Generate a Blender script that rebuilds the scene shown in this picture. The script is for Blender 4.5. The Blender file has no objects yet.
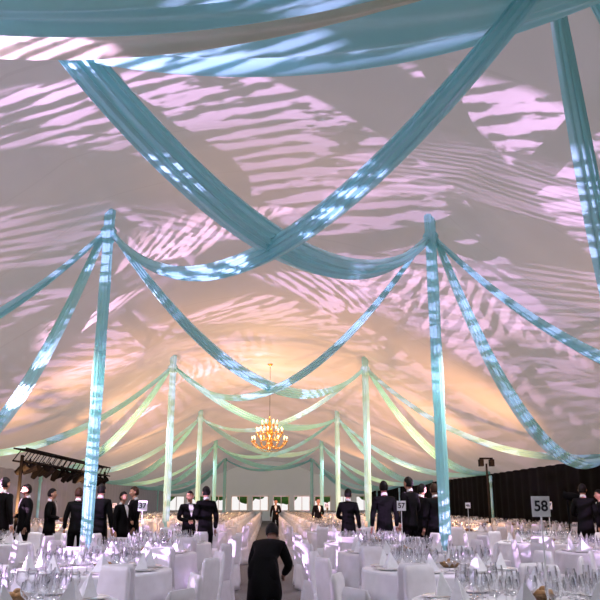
import bpy, bmesh, math, random
from mathutils import Vector, Matrix, Euler
random.seed(7)
S=bpy.context.scene
COL=S.collection
try:
    S.view_settings.view_transform='Standard'
except Exception as e: print(e)
pi=math.pi
# ------------------------------------------------------------------ materials
def newmat(n):
    m=bpy.data.materials.new(n); m.use_nodes=True; return m
def pmat(n,col,rough=.6,metal=0,noise=0,nscale=20,bump=0,sheen=0,emit=None,es=0,spec=.5):
    m=newmat(n); nt=m.node_tree; b=nt.nodes['Principled BSDF']
    b.inputs['Base Color'].default_value=(*col,1); b.inputs['Roughness'].default_value=rough
    b.inputs['Metallic'].default_value=metal
    b.inputs['Specular IOR Level'].default_value=spec
    if sheen: b.inputs['Sheen Weight'].default_value=sheen
    if emit: b.inputs['Emission Color'].default_value=(*emit,1); b.inputs['Emission Strength'].default_value=es
    if noise or bump:
        tc=nt.nodes.new('ShaderNodeTexCoord'); t=nt.nodes.new('ShaderNodeTexNoise'); t.inputs['Scale'].default_value=nscale
        nt.links.new(tc.outputs['Object'],t.inputs['Vector'])
        if noise:
            r=nt.nodes.new('ShaderNodeValToRGB')
            r.color_ramp.elements[0].color=(*[c*(1-noise) for c in col],1); r.color_ramp.elements[1].color=(*[min(1,c*(1+noise)) for c in col],1)
            r.color_ramp.elements[0].position=.3; r.color_ramp.elements[1].position=.7
            nt.links.new(t.outputs['Fac'],r.inputs['Fac']); nt.links.new(r.outputs['Color'],b.inputs['Base Color'])
        if bump:
            bp=nt.nodes.new('ShaderNodeBump'); bp.inputs['Strength'].default_value=bump
            nt.links.new(t.outputs['Fac'],bp.inputs['Height']); nt.links.new(bp.outputs['Normal'],b.inputs['Normal'])
    return m
def translucent_mat(n,col,tcol,tw,rough=.6,seams=False,nscale=.6,spec=.3):
    m=newmat(n); nt=m.node_tree; b=nt.nodes['Principled BSDF']; out=nt.nodes['Material Output']
    b.inputs['Roughness'].default_value=rough; b.inputs['Specular IOR Level'].default_value=spec
    tr=nt.nodes.new('ShaderNodeBsdfTranslucent'); tr.inputs['Color'].default_value=(*tcol,1)
    mx=nt.nodes.new('ShaderNodeMixShader'); mx.inputs[0].default_value=tw
    nt.links.new(b.outputs[0],mx.inputs[1]); nt.links.new(tr.outputs[0],mx.inputs[2]); nt.links.new(mx.outputs[0],out.inputs['Surface'])
    tc=nt.nodes.new('ShaderNodeTexCoord'); t=nt.nodes.new('ShaderNodeTexNoise'); t.inputs['Scale'].default_value=nscale
    nt.links.new(tc.outputs['Object'],t.inputs['Vector'])
    r=nt.nodes.new('ShaderNodeValToRGB')
    r.color_ramp.elements[0].color=(*[c*.88 for c in col],1); r.color_ramp.elements[1].color=(*[min(1,c*1.06) for c in col],1)
    nt.links.new(t.outputs['Fac'],r.inputs['Fac'])
    if seams:
        sp=nt.nodes.new('ShaderNodeSeparateXYZ'); nt.links.new(tc.outputs['Object'],sp.inputs[0])
        mo=nt.nodes.new('ShaderNodeMath'); mo.operation='PINGPONG'; mo.inputs[1].default_value=1.43
        nt.links.new(sp.outputs['Y'],mo.inputs[0])
        lt=nt.nodes.new('ShaderNodeMath'); lt.operation='LESS_THAN'; lt.inputs[1].default_value=.035
        nt.links.new(mo.outputs[0],lt.inputs[0])
        mc=nt.nodes.new('ShaderNodeMix'); mc.data_type='RGBA'
        mc.inputs['B'].default_value=(*[c*.9 for c in col],1)
        nt.links.new(lt.outputs[0],mc.inputs['Factor']); nt.links.new(r.outputs['Color'],mc.inputs['A'])
        nt.links.new(mc.outputs['Result'],b.inputs['Base Color'])
    else:
        nt.links.new(r.outputs['Color'],b.inputs['Base Color'])
    return m
M_ceil=translucent_mat('tent_canvas',(.68,.64,.62),(.58,.54,.53),.30,.55,True)
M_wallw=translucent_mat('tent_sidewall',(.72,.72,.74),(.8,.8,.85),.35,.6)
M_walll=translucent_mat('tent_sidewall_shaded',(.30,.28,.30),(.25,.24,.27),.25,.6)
M_teal=translucent_mat('aqua_satin',(.46,.98,1.0),(.62,1.0,1.0),.36,.25,False,3,.9)
M_green=translucent_mat('pale_aqua_satin',(.54,.94,.98),(.65,.97,1.0),.34,.3,False,3,.7)
M_cream=translucent_mat('cream_satin',(.90,.85,.68),(.95,.9,.7),.30,.35,False,3,.5)
M_black=pmat('black_drape',(.0025,.0025,.003),.9,noise=.3,nscale=4,spec=.1)
M_floor=pmat('carpet_grey',(.16,.15,.15),.95,noise=.25,nscale=30,bump=.2)
M_grass=pmat('grass',(.10,.22,.06),.9,noise=.4,nscale=3)
M_linen=pmat('white_linen',(.78,.79,.83),.75,noise=.05,nscale=8,bump=.05,sheen=.2)
M_chair=pmat('white_chair_cover',(.78,.77,.82),.75,noise=.06,nscale=9,bump=.05,sheen=.2)
M_napkin=pmat('napkin_cotton',(.84,.86,.9),.7,noise=.04,nscale=30)
M_china=pmat('china',(.85,.85,.85),.15)
M_suit=pmat('black_wool',(.003,.003,.004),.85,noise=.2,nscale=40,spec=.15)
M_shirt=pmat('white_shirt',(.75,.76,.8),.7)
M_skin=pmat('skin',(.50,.27,.18),.5,noise=.08,nscale=12)
M_skin2=pmat('skin_dark',(.22,.11,.07),.5,noise=.08,nscale=12)
M_lip=pmat('lips',(.38,.13,.11),.5)
M_eye=pmat('eye_white',(.7,.7,.7),.2)
M_pupil=pmat('pupil',(.02,.015,.01),.2)
M_hair=pmat('dark_hair',(.006,.005,.005),.6,noise=.3,nscale=60,spec=.2)
M_hair2=pmat('brown_hair',(.04,.02,.01),.6,noise=.3,nscale=60,spec=.2)
M_card=pmat('sign_card',(.85,.87,.9),.6)
M_ink=pmat('sign_ink',(.01,.01,.02),.6)
M_metal=pmat('painted_metal',(.55,.56,.58),.35,.8)
M_dkmetal=pmat('black_metal',(.003,.003,.004),.8,0,spec=.1)
M_gold=pmat('gold',(.75,.40,.10),.25,1,emit=(1,.45,.10),es=.10)
M_bulb=pmat('candle_bulb',(1,.8,.4),.4,emit=(1,.66,.26),es=5)
M_candle=pmat('candle_sleeve',(.9,.8,.6),.5)
M_basket=pmat('wicker',(.22,.13,.06),.8,noise=.4,nscale=60)
M_bread=pmat('bread',(.45,.26,.11),.7,noise=.3,nscale=30)
def glassmat(n,tint,f):
    m=newmat(n); nt=m.node_tree; nt.nodes.remove(nt.nodes['Principled BSDF']); out=nt.nodes['Material Output']
    t=nt.nodes.new('ShaderNodeBsdfTransparent'); t.inputs[0].default_value=(*tint,1)
    g=nt.nodes.new('ShaderNodeBsdfGlossy'); g.inputs['Roughness'].default_value=.12
    lw=nt.nodes.new('ShaderNodeLayerWeight'); lw.inputs[0].default_value=f
    mx=nt.nodes.new('ShaderNodeMixShader')
    nt.links.new(lw.outputs['Facing'],mx.inputs[0]); nt.links.new(t.outputs[0],mx.inputs[1]); nt.links.new(g.outputs[0],mx.inputs[2]); nt.links.new(mx.outputs[0],out.inputs['Surface'])
    return m
M_glass=glassmat('clear_glass',(.97,.98,.99),.6)
M_crystal=glassmat('crystal',(1,.9,.7),.5)

# ------------------------------------------------------------------ mesh helpers
class MB:
    def __init__(s): s.v=[];s.f=[];s.mi=[];s.mats=[]
    def mat(s,m):
        if m not in s.mats: s.mats.append(m)
        return s.mats.index(m)
    def add(s,vs,fs,m,T=None):
        o=len(s.v); k=s.mat(m)
        for v in vs:
            v=Vector(v)
            if T is not None: v=T@v
            s.v.append(tuple(v))
        for f in fs: s.f.append([i+o for i in f]); s.mi.append(k)
    def addmb(s,o,T=None):
        b=len(s.v)
        for v in o.v:
            v=Vector(v); s.v.append(tuple(T@v if T is not None else v))
        idx=[s.mat(m) for m in o.mats]
        for f,k in zip(o.f,o.mi): s.f.append([i+b for i in f]); s.mi.append(idx[k])
    def lathe(s,prof,m,seg=16,T=None,cap0=False,cap1=False,mod=None):
        vs=[];fs=[]
        for j,(r,z) in enumerate(prof):
            for i in range(seg):
                a=2*pi*i/seg; rr=r*(1+(mod(a,z) if mod else 0))
                vs.append((rr*math.cos(a),rr*math.sin(a),z))
        for j in range(len(prof)-1):
            for i in range(seg):
                fs.append((j*seg+i,j*seg+(i+1)%seg,(j+1)*seg+(i+1)%seg,(j+1)*seg+i))
        if cap0: fs.append(list(range(seg))[::-1])
        if cap1: fs.append([(len(prof)-1)*seg+i for i in range(seg)])
        s.add(vs,fs,m,T)
    def box(s,c,d,m,T=None):
        x,y,z=c;a,b,e=[q/2 for q in d]
        vs=[(x+i*a,y+j*b,z+k*e) for i in(-1,1) for j in(-1,1) for k in(-1,1)]
        fs=[(0,1,3,2),(4,6,7,5),(0,4,5,1),(2,3,7,6),(0,2,6,4),(1,5,7,3)]
        s.add(vs,fs,m,T)
    def tube(s,pts,r,m,seg=8,T=None):
        pts=[Vector(p) for p in pts]; vs=[];fs=[]
        rs=r if isinstance(r,(list,tuple)) else [r]*len(pts)
        for i,p in enumerate(pts):
            d=(pts[min(i+1,len(pts)-1)]-pts[max(i-1,0)]).normalized()
            u=d.cross(Vector((0,0,1)));
            if u.length<.05: u=d.cross(Vector((0,1,0)))
            u.normalize(); w=d.cross(u)
            for k in range(seg):
                a=2*pi*k/seg; vs.append(tuple(p+(u*math.cos(a)+w*math.sin(a))*rs[i]))
        for i in range(len(pts)-1):
            for k in range(seg):
                fs.append((i*seg+k,i*seg+(k+1)%seg,(i+1)*seg+(k+1)%seg,(i+1)*seg+k))
        fs.append(list(range(seg))[::-1]); fs.append([(len(pts)-1)*seg+k for k in range(seg)])
        s.add(vs,fs,m,T)
    def sphere(s,c,r,m,seg=12,rings=8,T=None):
        rx,ry,rz=(r,r,r) if not isinstance(r,tuple) else r
        vs=[];fs=[]
        for j in range(rings+1):
            ph=pi*j/rings
            for i in range(seg):
                a=2*pi*i/seg; vs.append((c[0]+rx*math.sin(ph)*math.cos(a),c[1]+ry*math.sin(ph)*math.sin(a),c[2]+rz*math.cos(ph)))
        for j in range(rings):
            for i in range(seg):
                fs.append((j*seg+i,(j+1)*seg+i,(j+1)*seg+(i+1)%seg,j*seg+(i+1)%seg))
        s.add(vs,fs,m,T)
    def mesh(s,name,smooth=True):
        me=bpy.data.meshes.new(name); me.from_pydata(s.v,[],s.f)
        for m in s.mats: me.materials.append(m)
        me.polygons.foreach_set('material_index',s.mi)
        me.polygons.foreach_set('use_smooth',[smooth]*len(s.f))
        me.update()
        bm=bmesh.new(); bm.from_mesh(me); bmesh.ops.remove_doubles(bm,verts=bm.verts,dist=1e-5)
        bm.to_mesh(me); bm.free()
        return me
def put(name,me,loc=(0,0,0),rot=(0,0,0),sc=1,parent=None):
    o=bpy.data.objects.new(name,me); COL.objects.link(o)
    o.location=loc;o.rotation_euler=rot
    o.scale=(sc,sc,sc) if not isinstance(sc,tuple) else sc
    if parent: o.parent=parent
    return o
def grid(fn,nu,nv,m,name,mb=None):
    vs=[fn(i/nu,j/nv) for i in range(nu+1) for j in range(nv+1)]
    fs=[(i*(nv+1)+j,(i+1)*(nv+1)+j,(i+1)*(nv+1)+j+1,i*(nv+1)+j+1) for i in range(nu) for j in range(nv)]
    mb=mb or MB(); mb.add(vs,fs,m); return mb

# ------------------------------------------------------------------ tent shell
W=3.45; EX=9.7; EZ=2.7; P0=3.6; SP=11.45; YB=-7.0; YE=72.0
hy=[-8,3.6,15.05,26.5,37.95,49.4,60.85,76]; hz=[7.3,7.4,7.42,6.50,5.95,5.45,5.2,5.0]
def H(y):
    for a in range(len(hy)-1):
        if y<=hy[a+1]:
            t=max(0,(y-hy[a])/(hy[a+1]-hy[a])); return hz[a]*(1-t)+hz[a+1]*t
    return hz[-1]
def ceilz(x,y):
    ax=abs(x); h=H(y)
    s=math.sin(pi*(y-P0)/SP)**2
    if ax<W:
        z=h+.75*(1-(ax/W)**2); tt=0
    else:
        tt=(ax-W)/(EX-W); tp=tt**.88
        z=h*(1-tp)+(EZ)*tp
    peak=.08*math.exp(-(((ax-W)/.8)**2+((((y-P0+SP/2)%SP)-SP/2)/.9)**2))
    z-= .75*s*(1-tt)
    z+=.02*math.sin(y*2*pi/1.43)*(1-tt)
    return z+peak
mb=grid(lambda u,v:((u*2-1)*EX,YB+v*(YE-YB),ceilz((u*2-1)*EX,YB+v*(YE-YB))),80,240,M_ceil,'ceiling')
put('ceiling',mb.mesh('ceiling'))
mb=MB(); mb.box((0,(YB+YE)/2,-.1),(EX*2+.4,YE-YB+.4,.2),M_floor); put('floor',mb.mesh('floor',False))
mb=MB(); mb.box((0,130,-.25),(400,115,.1),M_grass); put('lawn_ground',mb.mesh('lawn',False))
def curtain_wall(name,x,y0,y1,z1,m,n=400):
    mb=grid(lambda u,v:(x+.05*math.sin(u*(y1-y0)*7)*(1-.5*v),y0+u*(y1-y0),v*(z1(y0+u*(y1-y0)))),n,6,m,name)
    return put(name,mb.mesh(name))
curtain_wall('wall_right',EX-.03,YB,YE,lambda y:ceilz(EX,y)+.02,M_black,600)
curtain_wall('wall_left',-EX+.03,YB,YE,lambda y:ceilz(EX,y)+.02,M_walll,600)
def gable(name,y,wins):
    mb=MB()
    xs=[-EX+i*2*EX/40 for i in range(41)]
    zlo,zhi=.9,2.2
    for i in range(40):
        a,b=xs[i],xs[i+1]; ta,tb=ceilz(a,y),ceilz(b,y)
        isw=wins and (i%4!=0)
        if isw:
            mb.add([(a,y,0),(b,y,0),(b,y,zlo),(a,y,zlo)],[(0,1,2,3)],M_wallw)
            mb.add([(a,y,zhi),(b,y,zhi),(b,y,tb),(a,y,ta)],[(0,1,2,3)],M_wallw)
        else: mb.add([(a,y,0),(b,y,0),(b,y,tb),(a,y,ta)],[(0,1,2,3)],M_wallw)
    put(name,mb.mesh(name,False))
gable('wall_back',YE-.05,True); gable('wall_front',YB+.05,False)
for k in range(10):
    mb=MB(); xa=-EX+(4*k+1)*2*EX/40; xb=-EX+(4*k+4)*2*EX/40
    for z in (.9,2.2): mb.box(((xa+xb)/2,YE-.08,z),(xb-xa+.1,.05,.08),M_metal)
    for x in (xa,xb,(xa+xb)/2): mb.box((x,YE-.08,1.55),(.06,.05,1.3),M_metal)
    put('window_%d'%(k+1),mb.mesh('window',False))
for i in range(12):
    mb=MB(); 
    mb.tube([(0,0,0),(.1,0,1.5),(0,.1,3)],[.3,.22,.15],M_basket)
    for k in range(14):
        a=random.random()*6.28; r=random.random()*2
        mb.sphere((r*math.cos(a),r*math.sin(a),3.2+random.random()*3),1.1+random.random()*.7,M_grass,8,6)
    put('tree',mb.mesh('tree'),(-33+i*6,112+random.random()*12,-.2))

# ------------------------------------------------------------------ poles
def pole_mesh(h,tie,r=.115,mat=M_teal):
    mb=MB()
    prof=[]; n=14
    for i in range(n+1): prof.append((r*(1+.05*math.sin(i*1.9)),h*i/n))
    mb.lathe(prof,mat,48,mod=lambda a,z:.10*math.cos(9*a+z*.25)+.05*math.cos(5*a+2-z*.4),cap0=True,cap1=True)
    mb.lathe([(r*1.1,tie-.2),(r*1.45,tie-.12),(r*1.2,tie-.04),(r*1.5,tie+.04),(r*1.05,tie+.12)],mat,40,mod=lambda a,z:.10*math.cos(11*a))
    mb.lathe([(r*1.7,0),(r*1.7,.03),(r*.9,.05)],M_dkmetal,20,cap0=True)
    return mb.mesh('tent_pole')
PY=[P0+SP*k for k in range(6)]
TIE=[7.0,6.98,6.12,5.6,5.12,4.9]
for k,y in enumerate(PY):
    for sx in (-1,1):
        hh=ceilz(W,y)-.005
        put('tent_pole',pole_mesh(hh,TIE[k],.108,M_green if k in (2,3) else M_teal),(sx*W,y,0))
SPY=[P0-SP/2+SP*k for k in range(7)]
side_pole=pole_mesh(2.6,2.5,.05,M_teal)
for y in SPY:
    if y>YE-1: continue
    for sx in (-1,1): put('perimeter_pole',side_pole,(sx*9.45,y,0))
qz=ceilz(6.5,12.6)-.005
for sx in (-1,1): put('quarter_pole',pole_mesh(qz,3.1,.05),(sx*6.5,12.6,0))

def swag(p0,p1,sag,w,m,tilt=.9,pl=4,name='fabric_swag',nu=56,nv=30,end=.3,skew=0):
    p0=Vector(p0);p1=Vector(p1); d=(p1-p0); d.z=0; d.normalize()
    per=Vector((d.y,-d.x,0)); ph=random.random()*6
    if per.y>0: per=-per
    side=(per*math.cos(tilt)+Vector((0,0,1))*math.sin(tilt))
    nrm=(per*-math.sin(tilt)+Vector((0,0,1))*math.cos(tilt))
    def fn(u,v):
        c=p0.lerp(p1,u)-Vector((0,0,4*u*(1-u)*sag*(1+skew*(u-.5))))
        ww=w*(end+(1-end)*math.sin(pi*min(max(u,0),1))**.55)
        q=v-.5
        amp=.050*w/.4
        off=amp*math.sin(2*pi*pl*v+ph+1.3*math.sin(u*4+ph))+amp*.5*math.sin(2*pi*pl*2.3*v+u*3)
        bow=.35*ww*(1-(2*q)**2)
        return tuple(c+side*(q*ww)+nrm*(off-bow))
    mb=grid(fn,nu,nv,m,name); return put(name,mb.mesh(name))
sags=[2.2,1.95,1.1,1.1,1.0]
for k in range(5):
    a,b=PY[k],PY[k+1]
    m=M_teal if k!=2 else M_green
    wd=.42 if k==0 else .32
    swag((-W+.1,a,TIE[k]),(W-.1,b,TIE[k+1]),sags[k],wd,M_teal if k!=3 else M_green)
    swag((W-.1,a,TIE[k]),(-W+.1,b,TIE[k+1]),sags[k]+.14,wd*.68,m)
for k in range(6):
    y=PY[k]
    for sx in (-1,1):
        m=M_teal if (k+(sx>0))%3 else M_green
        if k in(0,1): m=M_teal
        swag((sx*(W+.1),y,TIE[k]),(sx*9.4,y-SP/2,2.75),1.45 if k<2 else 1.0,.28,m)
        if y+SP/2<YE-1: swag((sx*(W+.1),y,TIE[k]),(sx*9.4,y+SP/2,2.75),1.8 if k<2 else 1.1,.34,M_teal)
for sx in (-1,1):
    swag((sx*2.9,6.6,ceilz(2.9,6.6)-.05),(sx*6.45,12.55,3.1),1.5,.32,M_teal)
    swag((sx*3.15,6.6,ceilz(3.15,6.6)-.05),(sx*9.4,9.3,2.9),1.5,.30,M_teal)
def widedrape(name,x0,x1,y0,y1,zmid,xm,kz,m,folds,amp,ys=0):
    def fn(u,v):
        x=x0+(x1-x0)*u
        e=(math.sin(pi*u)**.6)*.85+.15
        yc=(y0+y1)/2+ys*(u-.5); y=yc+(v-.5)*(y1-y0)*e+.15*math.sin(u*3)
        z=zmid+kz*(x-xm)**2+amp*(math.sin(2*pi*folds*v+u*3)+.5*math.sin(2*pi*folds*2.1*v-u*5))*(.4+.6*e)-.22*e*math.sin(pi*v)
        return (x,y,min(z,ceilz(x,y)-.03))
    mb=grid(fn,90,90,m,name); put(name,mb.mesh(name))
widedrape('overhead_drape',-5.0,5.0,4.85,6.35,5.50,-.75,.048,M_teal,3,.075)
widedrape('overhead_drape',-5.0,2.2,4.75,5.45,5.12,-1.9,.035,M_cream,2.5,.045,-.5)
widedrape('overhead_drape',-5.0,2.8,4.35,4.92,5.00,-1.7,.035,M_teal,2.5,.04,-.5)

# ------------------------------------------------------------------ chandelier
def chandelier():
    mb=MB()
    prof=[(.015,1.0),(.05,.9),(.03,.8),(.09,.66),(.05,.5),(.14,.36),(.18,.24),(.06,.1),(.11,-.02),(.16,-.14),(.05,-.28),(.07,-.36),(.0,-.46)]
    mb.lathe(prof,M_gold,20)
    def arm(a,R,z0,dz,r=.018):
        pts=[]
        for i in range(13):
            t=i/12
            rad=.08+(R-.08)*t
            z=z0-.22*math.sin(t*pi*.95)*1.0+dz*t*t
            pts.append((rad*math.cos(a),rad*math.sin(a),z))
        mb.tube(pts,r,M_gold,6)
        x,y,z=pts[-1]; T=Matrix.Translation((x,y,z))
        mb.lathe([(.0,-.03),(.05,0),(.075,.03),(.03,.035)],M_gold,10,T)
        mb.lathe([(.02,.03),(.02,.13)],M_candle,8,T,cap1=True)
        mb.lathe([(.012,.13),(.034,.16),(.028,.20),(.0,.24)],M_bulb,8,T)
        for k in range(3):
            mb.sphere((x*.96+.03*math.cos(k*2),y*.96+.03*math.sin(k*2),z-.07-.05*k),(.017,.017,.03),M_crystal,6,4)
        return pts
    for i in range(12): arm(2*pi*i/12,.74,-.16,.12)
    for i in range(10): arm(2*pi*i/10+.2,.56,.16,.18)
    for i in range(6): arm(2*pi*i/6,.32,.46,.2)
    for i in range(12):
        a=2*pi*i/12; 
        for k in range(12):
            t=k/11; r=.72*(1-t)+.1*t; z=-.05-.3*math.sin(pi*t*.6)
            mb.sphere((r*math.cos(a+.2),r*math.sin(a+.2),z-.14),(.014,.014,.02),M_crystal,5,4)
    zc=3.82; yc=29.2; top=(ceilz(0,yc)-zc)/.9
    mb.tube([(0,0,1.0),(0,0,top)],.010,M_dkmetal,6)
    mb.lathe([(.02,top-.08),(.12,top-.02),(.12,top)],M_gold,12)
    put('chandelier',mb.mesh('chandelier'),(0.03,yc,zc),(0,0,0),.9)
chandelier()

# ------------------------------------------------------------------ tables and chairs
def table_mesh():
    mb=MB(); R=.84
    prof=[(.0,.75),(.3,.75),(.6,.75),(R-.02,.75),(R,.742),(R+.005,.72)]
    mb.lathe(prof,M_linen,72)
    vs=[];fs=[];seg=96;rows=8
    for j in range(rows+1):
        z=.72*(1-j/rows)+.004; t=j/rows
        for i in range(seg):
            a=2*pi*i/seg
            r=R+.005+t*(.03+.022*math.sin(14*a)+.012*math.sin(23*a+1))
            vs.append((r*math.cos(a),r*math.sin(a),z))
    for j in range(rows):
        for i in range(seg): fs.append((j*seg+i,(j+1)*seg+i,(j+1)*seg+(i+1)%seg,j*seg+(i+1)%seg))
    mb.add(vs,fs,M_linen)
    return mb.mesh('dining_table')
TABLE=table_mesh()
def rrect(w,d,n=6,r=.04):
    pts=[]
    for cx,cy,a0 in ((w/2-r,d/2-r,0),(-w/2+r,d/2-r,90),(-w/2+r,-d/2+r,180),(w/2-r,-d/2+r,270)):
        for i in range(n):
            a=math.radians(a0+90*i/(n-1)); pts.append((cx+r*math.cos(a),cy+r*math.sin(a)))
    return pts
def loft(mb,secs,m,cap0=True,cap1=True):
    n=len(secs[0]); vs=[p for s in secs for p in s]; fs=[]
    for j in range(len(secs)-1):
        for i in range(n): fs.append((j*n+i,j*n+(i+1)%n,(j+1)*n+(i+1)%n,(j+1)*n+i))
    if cap0: fs.append(list(range(n))[::-1])
    if cap1: fs.append([(len(secs)-1)*n+i for i in range(n)])
    mb.add(vs,fs,m)
def chair_mb():
    mb=MB()
    secs=[]
    for j in range(7):
        t=j/6; z=.004+.45*t; w=.43-.05*t; d=.46-.05*t
        pts=rrect(w,d,7)
        secs.append([(x*(1+.03*(1-t)*math.sin(9*math.atan2(y,x))),y*(1+.03*(1-t)*math.sin(9*math.atan2(y,x)+1)),z) for x,y in pts])
    secs.append([(x*.97,y*.97,.468) for x,y in rrect(.38,.41,7)])
    secs.append([(x*.85,y*.85,.476) for x,y in rrect(.38,.41,7)])
    loft(mb,secs,M_chair)
    secs=[]
    for j in range(12):
        t=j/11; z=.40+.50*t
        w=.345-.045*t
        if t>.85: w-= .03*((t-.85)/.15)**2
        dd=.07-.02*t
        if j==11: dd*=.45; w*=.97
        yc=.165+.07*t+.01*math.sin(t*pi)
        secs.append([(x,y+yc+.02*(x/.2)**2,z-.03*(x/.2)**2*max(0,t-.7)) for x,y in rrect(w,dd,6,min(.026,dd/2.1))])
    loft(mb,secs,M_chair)
    secs=[]
    for j in range(5):
        t=j/4; z=.42-.40*t; secs.append([(x,y+.19+.035*t,z) for x,y in rrect(.34+.04*t,.05,6,.02)])
    loft(mb,secs[::-1],M_chair)
    return mb
CH=chair_mb(); CHAIR=CH.mesh('dining_chair')
RC=1.17
def chair_T(k):
    return pi/8+k*pi/4
def chairs_group():
    mb=MB()
    for k in range(8):
        a=chair_T(k)
        T=Matrix.Translation((RC*math.cos(a),RC*math.sin(a),0))@Matrix.Rotation(a-pi/2,4,'Z')
        mb.addmb(CH,T)
    return mb.mesh('dining_chairs')
CHG=chairs_group()
def glass(kind):
    if kind=='wine': p=[(.0,.0),(.034,.002),(.034,.005),(.006,.012),(.004,.05),(.004,.09),(.012,.098),(.034,.118),(.042,.145),(.038,.18),(.032,.205)]
    elif kind=='water': p=[(.0,.0),(.036,.002),(.036,.005),(.006,.012),(.005,.06),(.014,.07),(.040,.092),(.047,.12),(.043,.155),(.038,.175)]
    else: p=[(.0,.0),(.03,.002),(.03,.005),(.005,.012),(.004,.08),(.010,.09),(.022,.12),(.026,.17),(.023,.23)]
    return p
def settings():
    g=MB();n=MB();p=MB()
    for k in range(8):
        a=chair_T(k); T0=Matrix.Rotation(a-pi/2,4,'Z')
        for kind,x,y in (('wine',.13,.50),('water',.20,.43),('flute',.05,.47),('wine',-.02,.40),('water',.09,.36)):
            g.lathe(glass(kind),M_glass,12,T0@Matrix.Translation((x+random.uniform(-.01,.01),y,.0)))
        p.lathe([(.0,.006),(.08,.006),(.095,.012),(.135,.02),(.137,.017),(.09,.003),(.0,.0)],M_china,24,T0@Matrix.Translation((0,.64,0)))
        p.lathe([(.0,.006),(.05,.006),(.075,.014),(.07,.006),(.0,.0)],M_china,16,T0@Matrix.Translation((-.21,.60,0)))
        for x in (-.16,.165,.185): 
            p.box((x,.64,.004),(.012,.18,.003),M_metal,T0)
        T=T0@Matrix.Translation((0,.63,.02))@Matrix.Rotation(random.uniform(-.5,.5),4,'Z')
        h=.17
        vs=[(-.105,-.03,0),(.105,-.03,0),(0,.06,0),(0,0,h),(0,-.085,0),(-.05,-.058,.0),(.05,-.058,0),(0,.0,h*.98)]
        n.add(vs,[(0,5,3),(5,4,3),(4,6,3),(6,1,3),(1,2,3),(2,0,3),(0,2,1,6,4,5)],M_napkin,T)
        n.add([(-.09,-.04,0),(0,-.095,0),(0,-.03,h*.72),(.09,-.04,0)],[(0,1,2),(1,3,2)],M_napkin,T)
    b=MB()
    b.lathe([(.0,.002),(.07,.002),(.10,.035),(.105,.05),(.095,.048),(.065,.012),(0,.011)],M_basket,20,mod=lambda a,z:.03*math.cos(20*a))
    for k in range(6):
        a=k*pi/3; b.sphere((.045*math.cos(a),.045*math.sin(a),.045),(.036,.028,.025),M_bread,10,6)
    b.sphere((0,0,.07),(.032,.028,.024),M_bread,10,6)
    return g.mesh('wine_glasses'),n.mesh('napkins',False),p.mesh('plates'),b.mesh('bread_basket')
GL,NP,PL,BB=settings()
def sign(x,y,z,num,rotz=0,cardz=.66):
    e=bpy.data.objects.new('table_number_sign',None); COL.objects.link(e); e.location=(x,y,z); e.rotation_euler=(0,0,rotz); e.empty_display_size=.1
    mb=MB(); mb.lathe([(0,0),(.055,0),(.055,.008),(.01,.014),(.007,.02),(.006,cardz-.06)],M_card,14)
    put('stand',mb.mesh('stand'),parent=e)
    mb=MB(); mb.box((0,-.008,cardz),(.130,.006,.14),M_card); put('card',mb.mesh('card',False),parent=e)
    cu=bpy.data.curves.new('number','FONT'); cu.body=str(num); cu.size=.10; cu.align_x='CENTER'; cu.align_y='CENTER'; cu.extrude=.0008; cu.offset=.0022
    cu.materials.append(M_ink)
    o=bpy.data.objects.new('number',cu); COL.objects.link(o); o.parent=e; o.location=(0,-.0125,cardz); o.rotation_euler=(pi/2,0,0)
ROWY=[5.5+2.85*i for i in range(22)]
NUMS={(1.85,0):58,(1.85,2):57,(1.85,5):56,(1.85,7):55,(-1.85,2):37,(-1.85,5):36,(5.05,3):47,(5.05,5):46,(8.0,5):33,(-5.05,7):25}
for i,y in enumerate(ROWY):
    if i==4 or y>68: continue
    for x in (-8.0,-5.05,-1.85,1.85,5.05,8.0):
        ax=abs(x)
        if y<7 and ax>2: continue
        if y<16 and ax>6: continue
        rz=random.uniform(-.06,.06)
        put('dining_table',TABLE,(x,y,0),(0,0,rz))
        rr=(random.randrange(8))*pi/4
        put('wine_glasses',GL,(x,y,.7505),(0,0,rr))
        put('folded_napkins',NP,(x,y,.7505),(0,0,rr))
        if y<30:
            put('dinner_plates',PL,(x,y,.7505),(0,0,rr))
            put('bread_basket',BB,(x+.12,y+.1,.7505))
        if y<15:
            for k in range(8):
                a=chair_T(k); r=RC+random.uniform(-.01,.03)
                put('dining_chair',CHAIR,(x+r*math.cos(a),y+r*math.sin(a),0),(0,0,a-pi/2+random.uniform(-.08,.08)))
        else: put('dining_chairs',CHG,(x,y,0))
        if (x,i) in NUMS: sign(x+.07,y-.12,.7505,NUMS[(x,i)],0,.64)

# ------------------------------------------------------------------ people
def skin_mesh(name,verts,edges,rad,mat,sub=2,smooth=True):
    me=bpy.data.meshes.new('tmp'); bm=bmesh.new(); L=bm.verts.layers.skin.verify()
    bv=[]
    for i,v in enumerate(verts):
        q=bm.verts.new(v); r=rad[i]; q[L].radius=(r,r) if not isinstance(r,tuple) else r; q[L].use_root=(i==0); bv.append(q)
    for a,b in edges: bm.edges.new((bv[a],bv[b]))
    bm.to_mesh(me); bm.free()
    o=bpy.data.objects.new('tmp',me); COL.objects.link(o)
    s=o.modifiers.new('s','SKIN'); s.use_smooth_shade=True
    if sub:
        u=o.modifiers.new('u','SUBSURF'); u.levels=sub; u.render_levels=sub
    dg=bpy.context.evaluated_depsgraph_get(); dg.update()
    out=bpy.data.meshes.new_from_object(o.evaluated_get(dg)); out.name=name
    bpy.data.objects.remove(o)
    out.materials.clear(); out.materials.append(mat)
    for p in out.polygons: p.use_smooth=True
    return out
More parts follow.
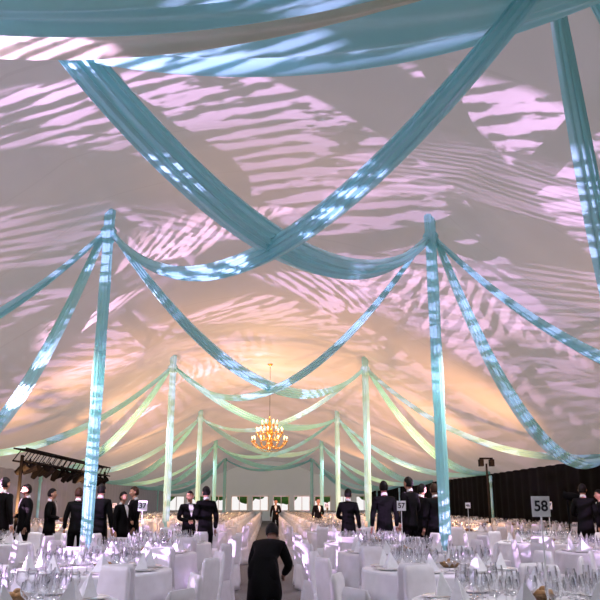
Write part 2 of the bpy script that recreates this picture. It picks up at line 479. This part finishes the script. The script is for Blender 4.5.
def hand_mesh(mat,mirror=1):
    v=[(0,0,0),(0,0,-.04),(0,0,-.075)]; r=[.024,.026,.022]; e=[(0,1),(1,2)]
    for k,(yo,L) in enumerate(((-.030,.068),(-.010,.078),(.010,.073),(.028,.058))):
        b=len(v)
        v+= [(0,yo,-.085),(-.006*mirror,yo*1.05,-.085-L*.5),(-.022*mirror,yo*1.05,-.085-L*.9)]
        r+=[.0095,.0085,.0065]; e+=[(2,b),(b,b+1),(b+1,b+2)]
    b=len(v)
    v+=[(-.004*mirror,-.034,-.035),(-.012*mirror,-.052,-.062),(-.018*mirror,-.052,-.088)]; r+=[.012,.010,.008]; e+=[(1,b),(b,b+1),(b+1,b+2)]
    return skin_mesh('hand',v,e,r,mat,1)
HANDS={(id(m),s):hand_mesh(m,s) for m in (M_skin,M_skin2) for s in (1,-1)}
def head_mesh(skin):
    mb=MB(); seg,rings=20,16
    vs=[];fs=[]
    for j in range(rings+1):
        ph=pi*j/rings; z=math.cos(ph)
        for i in range(seg):
            a=2*pi*i/seg; x=math.sin(ph)*math.cos(a); y=math.sin(ph)*math.sin(a)
            sx=.076;sy=.096;sz=.118
            if z<0: sx*=1-.28*z*z; 
            X=x*sx;Y=y*sy;Z=z*sz
            if z<-.1 and y>0: Y*=1+.45*z
            if y<-.5: Y*=.96
            vs.append((X,Y,Z))
    for j in range(rings):
        for i in range(seg): fs.append((j*seg+i,(j+1)*seg+i,(j+1)*seg+(i+1)%seg,j*seg+(i+1)%seg))
    mb.add(vs,fs,skin)
    mb.tube([(0,.02,-.06),(0,.025,-.17)],[.052,.058],skin,12)
    mb.add([(0,-.093,.012),(-.009,-.088,-.02),(.009,-.088,-.02),(0,-.115,-.028),(-.014,-.090,-.036),(.014,-.090,-.036)],[(0,1,3),(0,3,2),(1,4,3),(2,3,5),(3,4,5)],skin)
    for s in (-1,1):
        mb.sphere((s*.03,-.079,.006),(.013,.010,.008),M_eye,8,6)
        mb.sphere((s*.03,-.088,.006),(.006,.004,.006),M_pupil,6,5)
        mb.box((s*.03,-.088,.027),(.03,.008,.006),M_hair)
        mb.sphere((s*.078,.008,-.005),(.010,.020,.030),skin,8,6)
    mb.sphere((0,-.084,-.060),(.024,.010,.008),M_lip,8,6)
    return mb.mesh('head')
HEADS={id(m):head_mesh(m) for m in (M_skin,M_skin2)}
def hair_mesh(mat,long=False):
    mb=MB(); seg,rings=24,18; vs=[];fs=[]
    for j in range(rings+1):
        ph=pi*j/rings; z=math.cos(ph)
        for i in range(seg):
            a=2*pi*i/seg; x=math.sin(ph)*math.cos(a); y=math.sin(ph)*math.sin(a)
            n=1+.02*math.sin(a*7+j)
            vs.append((x*.085*n,y*.106*n+.006,z*.126*n+.004))
    for j in range(rings):
        ph=pi*(j+.5)/rings; z=math.cos(ph)
        for i in range(seg):
            a=2*pi*(i+.5)/seg; y=math.sin(ph)*math.sin(a)
            lim = .48 if y<-.35 else (.1 if y<.0 else -.55)
            if z>lim: fs.append((j*seg+i,(j+1)*seg+i,(j+1)*seg+(i+1)%seg,j*seg+(i+1)%seg))
    mb.add(vs,fs,mat)
    if long: mb.tube([(0,.07,.03),(0,.085,-.06),(0,.08,-.16),(0,.075,-.22)],[.05,.06,.05,.02],mat,12)
    return mb.mesh('hair')
HAIRS={(id(m),l):hair_mesh(m,l) for m in (M_hair,M_hair2) for l in (False,True)}
POS={
'down': dict(el=(.235,.035,1.16),wr=(.245,-.03,.92)),
'fold': dict(el=(.245,.03,1.17),wr=(.08,-.20,1.12)),
'raise':dict(el=(.25,-.05,1.20),wr=(.12,-.22,1.38)),
'back': dict(el=(.25,.08,1.18),wr=(.06,.17,1.0)),
}
BODY={}
def body_mesh(pl,pr,woman=False):
    key=(pl,pr,woman)
    if key in BODY: return BODY[key]
    sw=.165 if not woman else .145
    v=[(0,0,.96),(0,0,1.08),(0,.005,1.26),(0,.01,1.41),(0,.012,1.50)]
    r=[.135,.130,.155,.12,.062]; e=[(0,1),(1,2),(2,3),(3,4)]
    for s,p in ((-1,pl),(1,pr)):
        b=len(v); P=POS[p]
        v+=[(s*sw,.01,1.425),(s*P['el'][0],P['el'][1],P['el'][2]),(s*P['wr'][0],P['wr'][1],P['wr'][2])]
        r+=[.080,.058,.040]; e+=[(3,b),(b,b+1),(b+1,b+2)]
    for s in (-1,1):
        b=len(v)
        v+=[(s*.095,.0,.86),(s*.10,-.01,.50),(s*.105,.02,.11),(s*.115,-.05,.05),(s*.125,-.17,.04)]
        r+=[.095,.068,.05,.045,.035]; e+=[(0,b),(b,b+1),(b+1,b+2),(b+2,b+3),(b+3,b+4)]
    BODY[key]=skin_mesh('suit',v,e,r,M_suit,2)
    return BODY[key]
def hem_mesh():
    mb=MB(); mb.lathe([(.145,1.16),(.15,1.05),(.165,.92),(.178,.80),(.170,.80),(.15,.92)],M_suit,32,Matrix.Diagonal((1,.8,1,1)),mod=lambda a,z:.01*math.sin(5*a))
    return mb.mesh('jacket')
HEM=hem_mesh()
def front_mesh():
    mb=MB()
    mb.add([(-.045,-.085,1.50),(.045,-.085,1.50),(.055,-.128,1.40),(0,-.165,1.20),(-.055,-.128,1.40)],[(0,4,3,2,1)],M_shirt)
    mb.add([(-.035,-.10,1.51),(-.035,-.10,1.475),(0,-.108,1.492),(.035,-.10,1.51),(.035,-.10,1.475)],[(0,1,2),(2,4,3)],M_suit)
    mb.tube([(0,.03,1.50),(0,.012,1.545)],[.064,.058],M_shirt,16)
    return mb.mesh('shirt_front',False)
FRONT=front_mesh()
def person(px,y,yaw,h=1.78,pl='down',pr='down',skin=M_skin,hair=M_hair,long=False,turn=0,tilt=0):
    x=px*y
    nm='woman_in_black' if long else 'man_in_black_suit'
    e=bpy.data.objects.new(nm,None); COL.objects.link(e); e.location=(x,y,0); e.rotation_euler=(0,0,math.radians(yaw)); s=h/1.78; e.scale=(s,s,s)
    put('suit',body_mesh(pl,pr,long),parent=e)
    put('jacket',HEM,parent=e); put('shirt_front',FRONT,parent=e)
    hr=Euler((math.radians(tilt),0,math.radians(turn)))
    put('head',HEADS[id(skin)],(0,-.012,1.658),hr,1,e)
    put('hair',HAIRS[(id(hair),long)],(0,-.012,1.658),hr,1,e)
    for sd,p in ((-1,pl),(1,pr)):
        P=POS[p]; el=Vector((sd*P['el'][0],P['el'][1],P['el'][2])); wr=Vector((sd*P['wr'][0],P['wr'][1],P['wr'][2]))
        q=(wr-el).normalized().to_track_quat('-Z','Y')
        o=put('hand',HANDS[(id(skin),sd)],tuple(wr),(0,0,0),1,e); o.rotation_mode='QUATERNION'; o.rotation_quaternion=q
# guests standing in the cross aisle (first number = x/y bearing)
person(-.338,16.0,150,1.95,'down','fold')
person(-.309,16.9,-60,1.84,'fold','down',skin=M_skin2)
person(-.277,17.6,100,1.76,'fold','fold')
person(-.243,16.6,190,1.76,'down','down',hair=M_hair2)
person(-.2145,16.0,170,1.82,'down','down')
person(-.172,17.4,-70,1.80,'fold','down',hair=M_hair2)
person(-.186,16.9,60,1.68,'down','fold')
person(-.101,17.0,25,1.70,'fold','raise',turn=-30)
person(-.080,16.2,-150,1.78,'down','fold')
person(.104,17.0,160,1.75,'down','fold')
person(.151,15.8,185,1.88,'down','down',skin=M_skin2)
person(.184,16.3,-140,1.98,'fold','down')
person(.201,17.1,120,1.86,'down','fold')
person(.2175,16.0,-165,1.84,'down','down',hair=M_hair2)
person(.415,16.2,150,1.84,'down','fold')
person(.437,17.2,-100,1.74,'fold','down')
person(.010,36,0,1.66,'down','fold')
person(.065,30.2,20,1.66,'down','fold')
def stooper(x,y,sc):
    e=bpy.data.objects.new('stooping_person_in_black',None); COL.objects.link(e); e.location=(x,y,0); e.rotation_euler=(0,0,math.radians(165)); e.scale=(sc,sc,sc)
    v=[(0,.16,.70),(0,.10,.80),(0,-.04,.91),(0,-.17,.99),(0,-.25,1.03)]
    r=[.165,.155,.165,.135,.065]; ed=[(0,1),(1,2),(2,3),(3,4)]
    W2={}
    for s in (-1,1):
        b=len(v); v+=[(s*.16,-.16,.97),(s*.25,-.22,.74),(s*.13,-.42,.62)]; r+=[.082,.062,.042]; ed+=[(3,b),(b,b+1),(b+1,b+2)]; W2[s]=b+2
    for s in (-1,1):
        b=len(v); v+=[(s*.095,.12,.64),(s*.11,-.10,.42),(s*.11,.05,.11),(s*.115,-.02,.05),(s*.12,-.14,.04)]; r+=[.12,.09,.065,.045,.035]
        ed+=[(0,b),(b,b+1),(b+1,b+2),(b+2,b+3),(b+3,b+4)]
    put('clothes',skin_mesh('clothes',v,ed,r,M_suit,2),parent=e)
    mb=MB(); mb.lathe([(.155,.86),(.18,.74),(.195,.6),(.205,.45),(.21,.33),(.195,.33),(.18,.5)],M_suit,36,Matrix.Translation((0,.06,0)),mod=lambda a,z:.03*math.sin(7*a)*(1-z))
    put('coat_tail',mb.mesh('coat_tail'),parent=e)
    hr=Euler((math.radians(35),0,math.radians(15)))
    put('head',HEADS[id(M_skin2)],(0,-.30,1.13),hr,1,e); put('hair',HAIRS[(id(M_hair),False)],(0,-.30,1.13),hr,1.02,e)
    for s in (-1,1):
        el=Vector(v[W2[s]-1]); wr=Vector(v[W2[s]]); o=put('hand',HANDS[(id(M_skin2),s)],tuple(wr),(0,0,0),1,e); o.rotation_mode='QUATERNION'; o.rotation_quaternion=(wr-el).normalized().to_track_quat('-Z','Y')
stooper(-.02,9.3,.95)

# ------------------------------------------------------------------ lighting truss (left)
def truss(name,p0,p1,n):
    mb=MB(); p0=Vector(p0);p1=Vector(p1); s=.16
    offs=[(-s,-s),(s,-s),(-s,s),(s,s)]
    def P(t,o): return p0.lerp(p1,t)+Vector((o[0],0,o[1]))
    for o in offs: mb.tube([P(0,o),P(1,o)],.025,M_dkmetal,6)
    for i in range(n):
        for a,b in ((0,1),(2,3),(0,2),(1,3)):
            mb.tube([P(i/n,offs[a]),P((i+1)/n,offs[b])],.014,M_dkmetal,5)
    L=(p1-p0).length
    for k in range(int(L/.6)):
        c=p0.lerp(p1,(k+.5)/int(L/.6))+Vector((0,0,-.32-.08*random.random()))
        T=Matrix.Translation(c)@Matrix.Rotation(random.uniform(.2,1.2),4,'Y')@Matrix.Rotation(random.uniform(-.5,.5),4,'X')
        mb.lathe([(0,-.2),(.07,-.2),(.10,-.05),(.12,.16),(.11,.16)],M_dkmetal,12,T)
        mb.lathe([(.10,.15),(0,.15)],M_dkmetal,12,T)
        mb.box((c.x,c.y,c.z+.16),(.04,.03,.22),M_dkmetal)
    for t in (0.02,.98):
        c=p0.lerp(p1,t); mb.tube([(c.x,c.y,0),(c.x,c.y,c.z)],.045,M_dkmetal,8)
        mb.box((c.x,c.y,.02),(.4,.4,.04),M_dkmetal)
    put(name,mb.mesh(name,False))
truss('lighting_truss',(-6.52,20.2,2.68),(-6.52,31,2.68),18)
mb=MB(); mb.tube([(0,0,0),(0,0,2.6)],.03,M_dkmetal,8)
for a in (0,2.1,4.2): mb.tube([(0,0,.5),(.15*math.cos(a),.45*math.sin(a),.02)],.018,M_dkmetal,6)
mb.box((0,0,2.75),(.4,.05,.05),M_dkmetal); mb.box((-.16,0,2.62),(.12,.2,.2),M_dkmetal); mb.box((.16,0,2.62),(.12,.2,.2),M_dkmetal)
put('lighting_stand',mb.mesh('lighting_stand',False),(6.53,22.6,0))

# ------------------------------------------------------------------ lights
def gobo(loc,aim,energy,color,size,rot,su,sv,bandA,bandB,seed,thr=-.15,curl=0):
    L=bpy.data.lights.new('gobo_projector_light','SPOT'); L.energy=energy; L.color=(1,1,1); L.spot_size=math.radians(size); L.spot_blend=.45; L.shadow_soft_size=.015
    L.use_nodes=True; nt=L.node_tree; em=nt.nodes['Emission']; em.inputs['Color'].default_value=(*color,1)
    N=nt.nodes.new; K=nt.links.new
    tc=N('ShaderNodeTexCoord'); sp=N('ShaderNodeSeparateXYZ'); K(tc.outputs['Normal'],sp.inputs[0])
    def mt(op,a,b=None):
        n=N('ShaderNodeMath'); n.operation=op
        for i,q in enumerate((a,b)):
            if q is None: continue
            if isinstance(q,(int,float)): n.inputs[i].default_value=q
            else: K(q,n.inputs[i])
        return n.outputs[0]
    def step(x,lo,hi):
        mr=N('ShaderNodeMapRange'); mr.inputs['From Min'].default_value=lo; mr.inputs['From Max'].default_value=hi; K(x,mr.inputs['Value']); return mr.outputs[0]
    def noise(a,b,sd,det=1):
        cb=N('ShaderNodeCombineXYZ'); K(a,cb.inputs[0]); K(b,cb.inputs[1]); cb.inputs[2].default_value=sd
        n=N('ShaderNodeTexNoise'); n.inputs['Scale'].default_value=1; n.inputs['Detail'].default_value=det; K(cb.outputs[0],n.inputs['Vector']); return n.outputs['Fac']
    u=mt('DIVIDE',sp.outputs['X'],sp.outputs['Z']); v=mt('DIVIDE',sp.outputs['Y'],sp.outputs['Z'])
    c,s=math.cos(rot),math.sin(rot)
    ur=mt('ADD',mt('MULTIPLY',u,c),mt('MULTIPLY',v,s)); vr=mt('SUBTRACT',mt('MULTIPLY',v,c),mt('MULTIPLY',u,s))
    if curl: vr=mt('ADD',vr,mt('MULTIPLY',mt('MULTIPLY',ur,ur),curl))
    wob=noise(mt('MULTIPLY',ur,3),mt('MULTIPLY',vr,4),seed)
    ln=mt('SINE',mt('ADD',mt('MULTIPLY',vr,sv),mt('MULTIPLY',wob,2.5)))
    rag=mt('MULTIPLY',mt('SUBTRACT',noise(mt('MULTIPLY',ur,su),mt('MULTIPLY',vr,sv*.27),seed+11,5),.5),12.0)
    st=step(mt('ADD',ln,rag),thr-.25,thr+.25)
    def bars(ang,sc,th,sd,dist=.25):
        d=mt('ADD',mt('MULTIPLY',u,math.cos(ang)*sc),mt('MULTIPLY',v,math.sin(ang)*sc))
        w=mt('SINE',mt('ADD',d,mt('MULTIPLY',noise(mt('MULTIPLY',u,1.5),mt('MULTIPLY',v,1.5),sd),dist*6)))
        return step(w,th-.06,th+.06)
    b=mt('MULTIPLY',bars(*bandA,seed+3),bars(*bandB,seed+7))
    K(mt('ADD',mt('MULTIPLY',st,b),.02),em.inputs['Strength'])
    o=bpy.data.objects.new('gobo_projector',None); COL.objects.link(o); o.location=loc
    lo=bpy.data.objects.new('beam',L); COL.objects.link(lo); lo.parent=o
    d=(Vector(aim)-Vector(loc)).normalized(); q=d.to_track_quat('-Z','Y'); lo.rotation_mode='QUATERNION'; lo.rotation_quaternion=q; lo.location=d*.12
    mb=MB(); T=q.to_matrix().to_4x4()
    mb.lathe([(0,.35),(.09,.35),(.10,.1),(.07,.0),(.085,-.08),(.075,-.08),(.0,-.02)],M_dkmetal,14,T)
    mb.tube([(0,0,0),(0,0,-loc[2]+.02)],.02,M_dkmetal,6); mb.lathe([(.2,-loc[2]),(.2,-loc[2]+.02),(.02,-loc[2]+.04)],M_dkmetal,16,cap0=True)
    put('housing',mb.mesh('housing'),parent=o)
LIL=(.86,.52,1.0); PNK=(1,.58,.92)
gobo((-6.5,4.6,1.6),(.8,12,7.5),11500,LIL,104,-.22,15,290,(.0,12,-.5),(1.05,9,-.7),1.3)
gobo((6.55,6.2,1.6),(5.5,17.5,5.6),4800,LIL,80,.45,13,230,(.6,12,-.3),(2.3,8,-.6),5.1)
gobo((-6.53,15.8,1.6),(2.0,22,6.6),5600,PNK,85,.0,12,210,(.3,12,-.35),(1.4,7,-.6),9.4,curl=.4)
gobo((6.53,16.6,1.6),(-5,22,5.2),5000,LIL,75,.1,12,210,(-.3,12,-.3),(1.7,8,-.6),13.4,curl=-.4)
gobo((-6.53,27.7,1.6),(2,34,6),3000,PNK,85,.2,10,170,(.3,12,-.2),(1.4,7,-.3),17.,curl=.5)
def point(name,loc,e,col,r):
    L=bpy.data.lights.new(name,'POINT'); L.energy=e; L.color=col; L.shadow_soft_size=r
    o=bpy.data.objects.new(name,L); COL.objects.link(o); o.location=loc
point('chandelier_light',(0,29.2,4.95),200,(1,.60,.3),.4)
def upl(x,y,e,col,tx,ty,tz,size=130,z=1.2,name='warm_uplight',r=.15):
    L=bpy.data.lights.new(name,'SPOT'); L.energy=e; L.color=col; L.spot_size=math.radians(size); L.spot_blend=1; L.shadow_soft_size=r
    o=bpy.data.objects.new(name,L); COL.objects.link(o); o.location=(x,y,z); o.rotation_euler=(Vector((tx,ty,tz))-o.location).to_track_quat('-Z','Y').to_euler()
WARM=(1,.48,.20)
for sx in (-1,1):
    upl(sx*6.53,20.0,1900,WARM,sx*2.5,26,6)
    upl(sx*6.53,26.5,1600,WARM,sx*2.5,31,6)
    upl(sx*6.53,34,1400,WARM,sx*2,39,5.5)
    upl(sx*6.53,43,1300,WARM,sx*1.5,48,5)
    upl(sx*6.53,9.8,450,WARM,sx*8,14,4)
    for y in (6,15,26.5,38,49.4):
        upl(sx*4.3,y,460 if y<20 else 350,(1,.93,.95),sx*3.6,y+.5,0,150,4.4,'added_table_fill',.3)  # added fill spots without fixtures, put in to brighten the table linen
upl(-.3,15.9,320,WARM,0,14.2,8.1,55)
w=bpy.data.worlds.new('World'); S.world=w; w.use_nodes=True
bg=w.node_tree.nodes['Background']; bg.inputs[0].default_value=(1.0,.97,.96,1); bg.inputs[1].default_value=.95

# ------------------------------------------------------------------ camera
cam=bpy.data.cameras.new('camera'); co=bpy.data.objects.new('camera',cam); COL.objects.link(co)
cam.sensor_width=36; cam.lens=745/600*36; cam.clip_end=500
co.location=(0,0,1.4); co.rotation_euler=(math.radians(90+15.39),0,math.radians(-2.37))
S.camera=co
